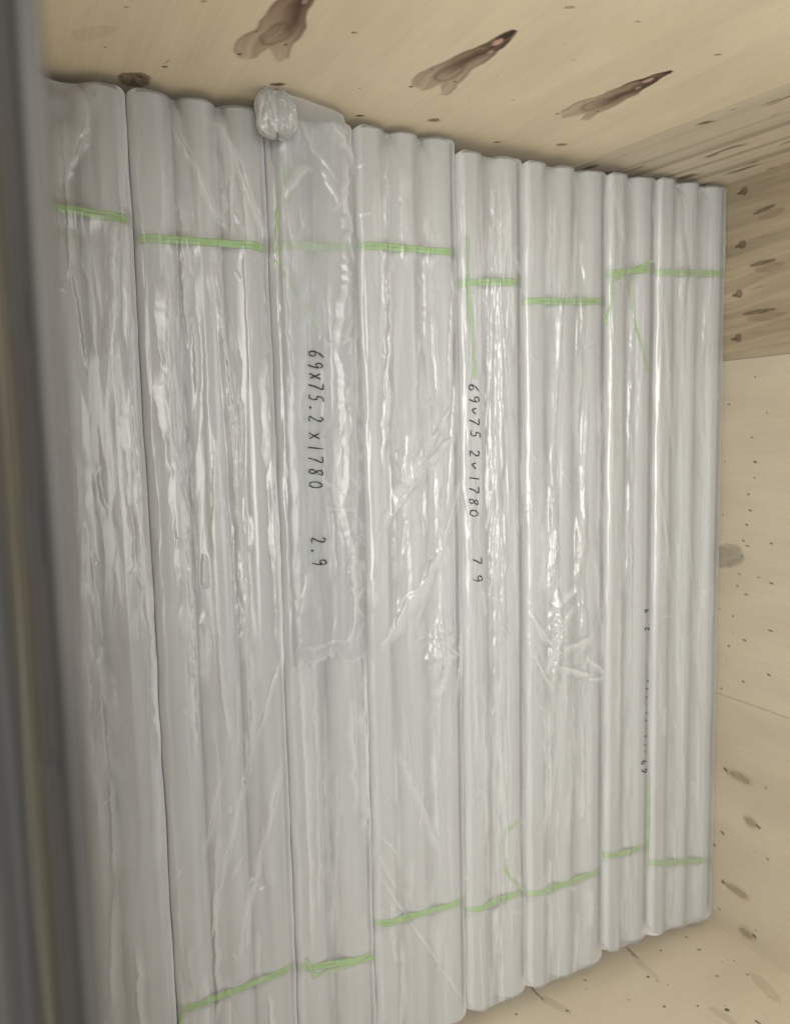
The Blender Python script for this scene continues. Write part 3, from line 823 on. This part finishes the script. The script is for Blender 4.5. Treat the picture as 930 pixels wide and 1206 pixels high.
    for tp in TAILS.get(bi, []):
        tail(tp)

    # ------------------------------------------------ outer bag of the knotted bundle
    top_z = lambda x, y: surf(x, y, 0.0)
    if bi == 2:
        bx1 = at(425, 772)[0]
        nxb = 380; nyb = 110
        xb = np.linspace(-0.012, bx1, nxb); v = np.linspace(0, 1, nyb)
        XB = np.repeat(xb[:, None], nyb, 1)
        left = y0 + 0.0005 + 0.0 * xb
        right = y1 + 0.003 + 0.0035 * fbm(xb / 0.05, xb * 0, 71, 3)
        # head end narrows towards the knot on the left
        nar = np.clip(1 - (xb + 0.012) / 0.11, 0, 1)
        right = right - 0.030 * nar ** 2.0
        YB = left[:, None] + (right - left)[:, None] * v[None, :]
        yl, yr = y0 + fr, y1 - fr
        dy = np.where(YB < yl, yl - YB, np.where(YB > yr + .01, YB - yr - .01, 0)).clip(0, 0.034)
        ZB_ = zt + 0.0065 - (0.036 - np.sqrt(0.036 ** 2 - dy ** 2)) * 0.8
        ZB_ = ZB_ - 0.0022 * np.sin(math.pi * np.clip((YB - ys[0]) / (ys[1] - ys[0]), 0, 1)) ** 2
        DB = np.zeros_like(XB)
        for (a, b, c_, d_, wm, hm) in [(365, 195, 336, 236, 14, 3), (375, 198, 400, 250, 9, 2), (404, 180, 412, 300, 9, 4), (408, 290, 398, 420, 9, 5), (396, 400, 408, 520, 10, 5),
                                       (412, 470, 406, 600, 9, 5), (404, 590, 418, 660, 9, 5), (415, 640, 412, 765, 9, 5), (418, 350, 420, 640, 5, 3), (385, 320, 392, 500, 4, 1.4), (330, 300, 345, 480, 6, 1.6),
                                       (362, 300, 352, 500, 10, 1.4), (420, 600, 380, 600, 6, 3), (352, 766, 425, 750, 6, 2), (330, 180, 334, 260, 5, 2), (390, 150, 418, 190, 7, 3), (345, 150, 400, 220, 6, 2),
                                       (372, 560, 420, 590, 5, 2), (336, 520, 332, 740, 5, 2)]:
            p = at(a, b); q_ = at(c_, d_)
            stamp(DB, XB, YB, p[:2], q_[:2], wm * .001, hm * .001, int(a + b), jag=0.5)
        for k in range(60):
            xx = rb.uniform(0.0, bx1 - .05); yy = y1 - abs(rb.normal(0, 0.018)); ln = rb.uniform(.015, .06); an = rb.normal(0, .5)
            stamp(DB, XB, YB, (xx, yy), (xx + ln * math.cos(an), yy + ln * math.sin(an)), rb.uniform(.003, .007), rb.uniform(.001, .003), int(rb.integers(1, 9999)))
        for k in range(20):
            xx = rb.uniform(0.0, bx1 - .05); yy = rb.uniform(y0, y1); ln = rb.uniform(.03, .12); an = rb.normal(0, .25)
            stamp(DB, XB, YB, (xx, yy), (xx + ln * math.cos(an), yy + ln * math.sin(an)), rb.uniform(.004, .008), rb.uniform(.0006, .0015), int(rb.integers(1, 9999)))
        ZB_ = ZB_ + DB * 0.8 + 0.0012 * fbm(XB / .06, YB / .02, 72, 3)
        rise = np.exp(-(XB + 0.012) / 0.030)
        hz = 0.052 * (1 - v[None, :]) ** 0.55 + 0.004
        ZB_ = ZB_ + hz * rise * np.clip((dy < .03) * 1.0, 0.3, 1)
        XB = XB + (0.014 * lnoise(YB / 0.016, 73) + 0.006 * lnoise(YB / 0.005, 74)) * sstep(bx1 - .05, bx1, XB)
        bag = mesh_obj('outer_bag', np.stack([XB, YB, ZB_], -1).reshape(-1, 3), grid_faces(nxb, nyb), FILM2, root, origin=RO, col=np.clip(DB / 0.004, 0, 1).reshape(-1, 1).repeat(3, 1))
        bag['label'] = 'loose clear outer bag with handwriting, gathered into a knot at its end'
        # gathered knot, a fan of crushed pleats folded over the end
        ck = at(325, 127, 2, 0.045) + np.array([0.004, 0, 0]); nu_, nv_ = 60, 90
        U = np.linspace(0.002, 0.998, nu_)[:, None] * math.pi; W = np.linspace(0, 2 * math.pi, nv_, endpoint=False)[None, :]
        rr = 1 + 0.20 * np.abs(vnoise(W * 3.2 + 0 * U, U * 0.8, 74)) + 0.20 * fbm(np.cos(W) * 3 + U, np.sin(W) * 3 - U, 75, 4)
        pleat = 1 + 0.16 * np.abs(np.sin(W * 4 + 1.2 * vnoise(U * 1.3, W * 0, 5)))
        kx = 0.036 * np.cos(U) * (1 + 0.25 * fbm(np.cos(W) * 2 + U * 0, np.sin(W) * 2, 77, 3)) + 0.004
        prof = np.sin(U) ** 0.5 * (1.0 + 0.12 * np.cos(U + 0.5)) * 1.05
        ky = 0.028 * prof * np.cos(W) * rr * pleat; kz = 0.017 * prof * np.sin(W) * rr * pleat
        crm = 1 + 0.18 * np.abs(fbm(np.cos(W) * 2.2 + U * 1.1, np.sin(W) * 2.2 + U * .7, 91, 4)); ky = ky * crm; kz = kz * crm
        V = np.stack([ck[0] + kx + 0 * ky, ck[1] + ky, ck[2] + kz], -1).reshape(-1, 3)
        f = grid_faces(nu_, nv_, True)
        fl = [list(map(int, r_)) for r_ in f] + [list(range(nv_))[::-1], list(range((nu_ - 1) * nv_, nu_ * nv_))]
        kn = mesh_obj('bag_knot', V, fl, KNOT, bag)
        kn.location = (0, 0, 0)
        for v_ in kn.data.vertices:
            v_.co = Vector(v_.co) - Vector(RO)
        bagz = lambda x, y: zt + 0.0065 + 0.0025 - 0.0022 * np.sin(math.pi * np.clip((y - ys[0]) / (ys[1] - ys[0]), 0, 1)) ** 2

    # ------------------------------------------------ handwriting
    GL = {'o': [],
          '6': [[(.75, 1), (.3, .7), (.12, .3), (.3, .02), (.65, .05), (.75, .3), (.5, .5), (.2, .35)]],
          '9': [[(.75, .8), (.5, 1), (.2, .85), (.2, .6), (.5, .5), (.75, .75), (.72, .4), (.55, 0)]],
          'x': [[(.15, .75), (.8, .1)], [(.75, .8), (.2, .05)]],
          'v': [[(.2, .7), (.4, .2), (.85, .65)]],
          '7': [[(.1, .95), (.8, .98), (.45, .4), (.35, 0)]],
          '5': [[(.85, 1), (.35, .95), (.25, .55), (.6, .6), (.75, .3), (.5, 0), (.15, .08)]],
          '2': [[(.15, .8), (.4, 1), (.72, .85), (.6, .5), (.15, .03), (.85, .05)]],
          '.': [[(.3, .14), (.42, .04), (.5, .12), (.38, .16)]],
          '1': [[(.5, 1), (.45, 0)]],
          '8': [[(.6, .95), (.25, .85), (.3, .6), (.65, .35), (.6, .05), (.25, .02), (.2, .3), (.65, .65), (.75, .9), (.6, .95)]],
          '0': [[(.45, .9), (.15, .6), (.2, .1), (.6, .0), (.82, .4), (.65, .85), (.45, .9)]],
          'h': [[(.3, 1), (.25, .1)], [(.2, .45), (.75, .4), (.7, .0)]],
          '-': [[(.2, .5), (.8, .45)]],
          ',': [[(.45, .2), (.35, -.05)]]}

    def write(text, p0, p1, hgt, surfz, pen=0.0021, parent=None, seed=0, squash=1.0, flip=False):
        """handwritten line from photo point p0 to p1; letter tops face away from the near side"""
        a = at(*p0)[:2]; b = at(*p1)[:2]; d = b - a; L = np.hypot(*d); d = d / L
        up = np.array([-d[1], d[0]])
        if up[1] < 0:
            up = -up
        if flip:
            up = -up
        adv = L / len(text); rw = np.random.default_rng(seed); VV = []; FF = []; n0 = 0
        for i, ch in enumerate(text):
            if ch == ' ':
                continue
            gw = min(adv * 0.78, hgt * 0.85)
            jx, jy = rw.normal(0, .0007, 2)
            for st in GL[ch]:
                st = np.array(st, float); n = 6 * len(st); s_ = np.linspace(0, len(st) - 1, n)
                q = np.stack([np.interp(s_, np.arange(len(st)), st[:, k]) for k in (0, 1)], 1)
                for _ in range(4):
                    q[1:-1] = (q[:-2] + 2 * q[1:-1] + q[2:]) / 4
                q[:, 0] += 0.12 * q[:, 1]
                xy = a + np.outer(i * adv + adv * 0.1 + q[:, 0] * gw + jx, d) + np.outer((q[:, 1] - 0.5) * hgt * squash + jy, up)
                zz = surfz(xy[:, 0], xy[:, 1])
                pts = np.stack([xy[:, 0], xy[:, 1], zz], 1)
                V, f = seg_ribbon(pts, pen, np.tile([0, 0, 1.0], (n, 1)), flat=0.0002, seed=i, vary=0.35)
                VV.append(V); FF.append(f + n0); n0 += len(V)
        mesh_obj('handwriting', np.concatenate(VV), np.concatenate(FF), INK, parent, origin=RO)
    ti = np.where(Nn[:, 1] > 0.35)[0]; ti = ti[np.argsort(P[ti, 0])]
    def film_z(x, y):
        i = np.clip(np.round((np.asarray(x) - xh) / DX).astype(int), 0, nx - 1)
        j = ti[np.clip(np.searchsorted(P[ti, 0], y), 0, len(ti) - 1)]
        return np.maximum(np.maximum(Z[i, j], Z[np.clip(i + 1, 0, nx - 1), j]), Z[np.clip(i - 1, 0, nx - 1), j])
    rz = lambda off: (lambda x, y: film_z(x, y) + off)
    bz = lambda x, y: bagz(x, y) + .0008
    if bi == 2:
        write('69x75.2', (370, 411), (370, 500), 0.029, bz, parent=bag, seed=1)
        write('x1780', (370, 507), (370, 577), 0.029, bz, parent=bag, seed=8)
        write('2.9', (373, 629), (374, 667), 0.029, bz, parent=bag, seed=2)
    if bi == 4:
        write('69v75', (558, 449), (558, 518), 0.024, rz(.0006), parent=wrap, seed=3)
        write('2v1780', (558, 527), (557, 612), 0.024, rz(.0006), parent=wrap, seed=9)
        write('7', (561, 653), (561, 669), 0.024, rz(.0006), parent=wrap, seed=4)
        write('9', (562, 674), (562, 690), 0.024, rz(.0006), parent=wrap, seed=10)
    if bi == 6:
        write('69', (757, 912), (758, 893), 0.017, rz(.0006), parent=wrap, seed=5, flip=True)
        write('x75.2x1780', (759, 888), (762, 795), 0.006, rz(.0006), parent=wrap, seed=6, flip=True, pen=.0013)
        write('2', (761, 745), (761, 731), 0.014, rz(.0006), parent=wrap, seed=7, flip=True)
        write('9', (761, 724), (762, 710), 0.014, rz(.0006), parent=wrap, seed=11, flip=True)
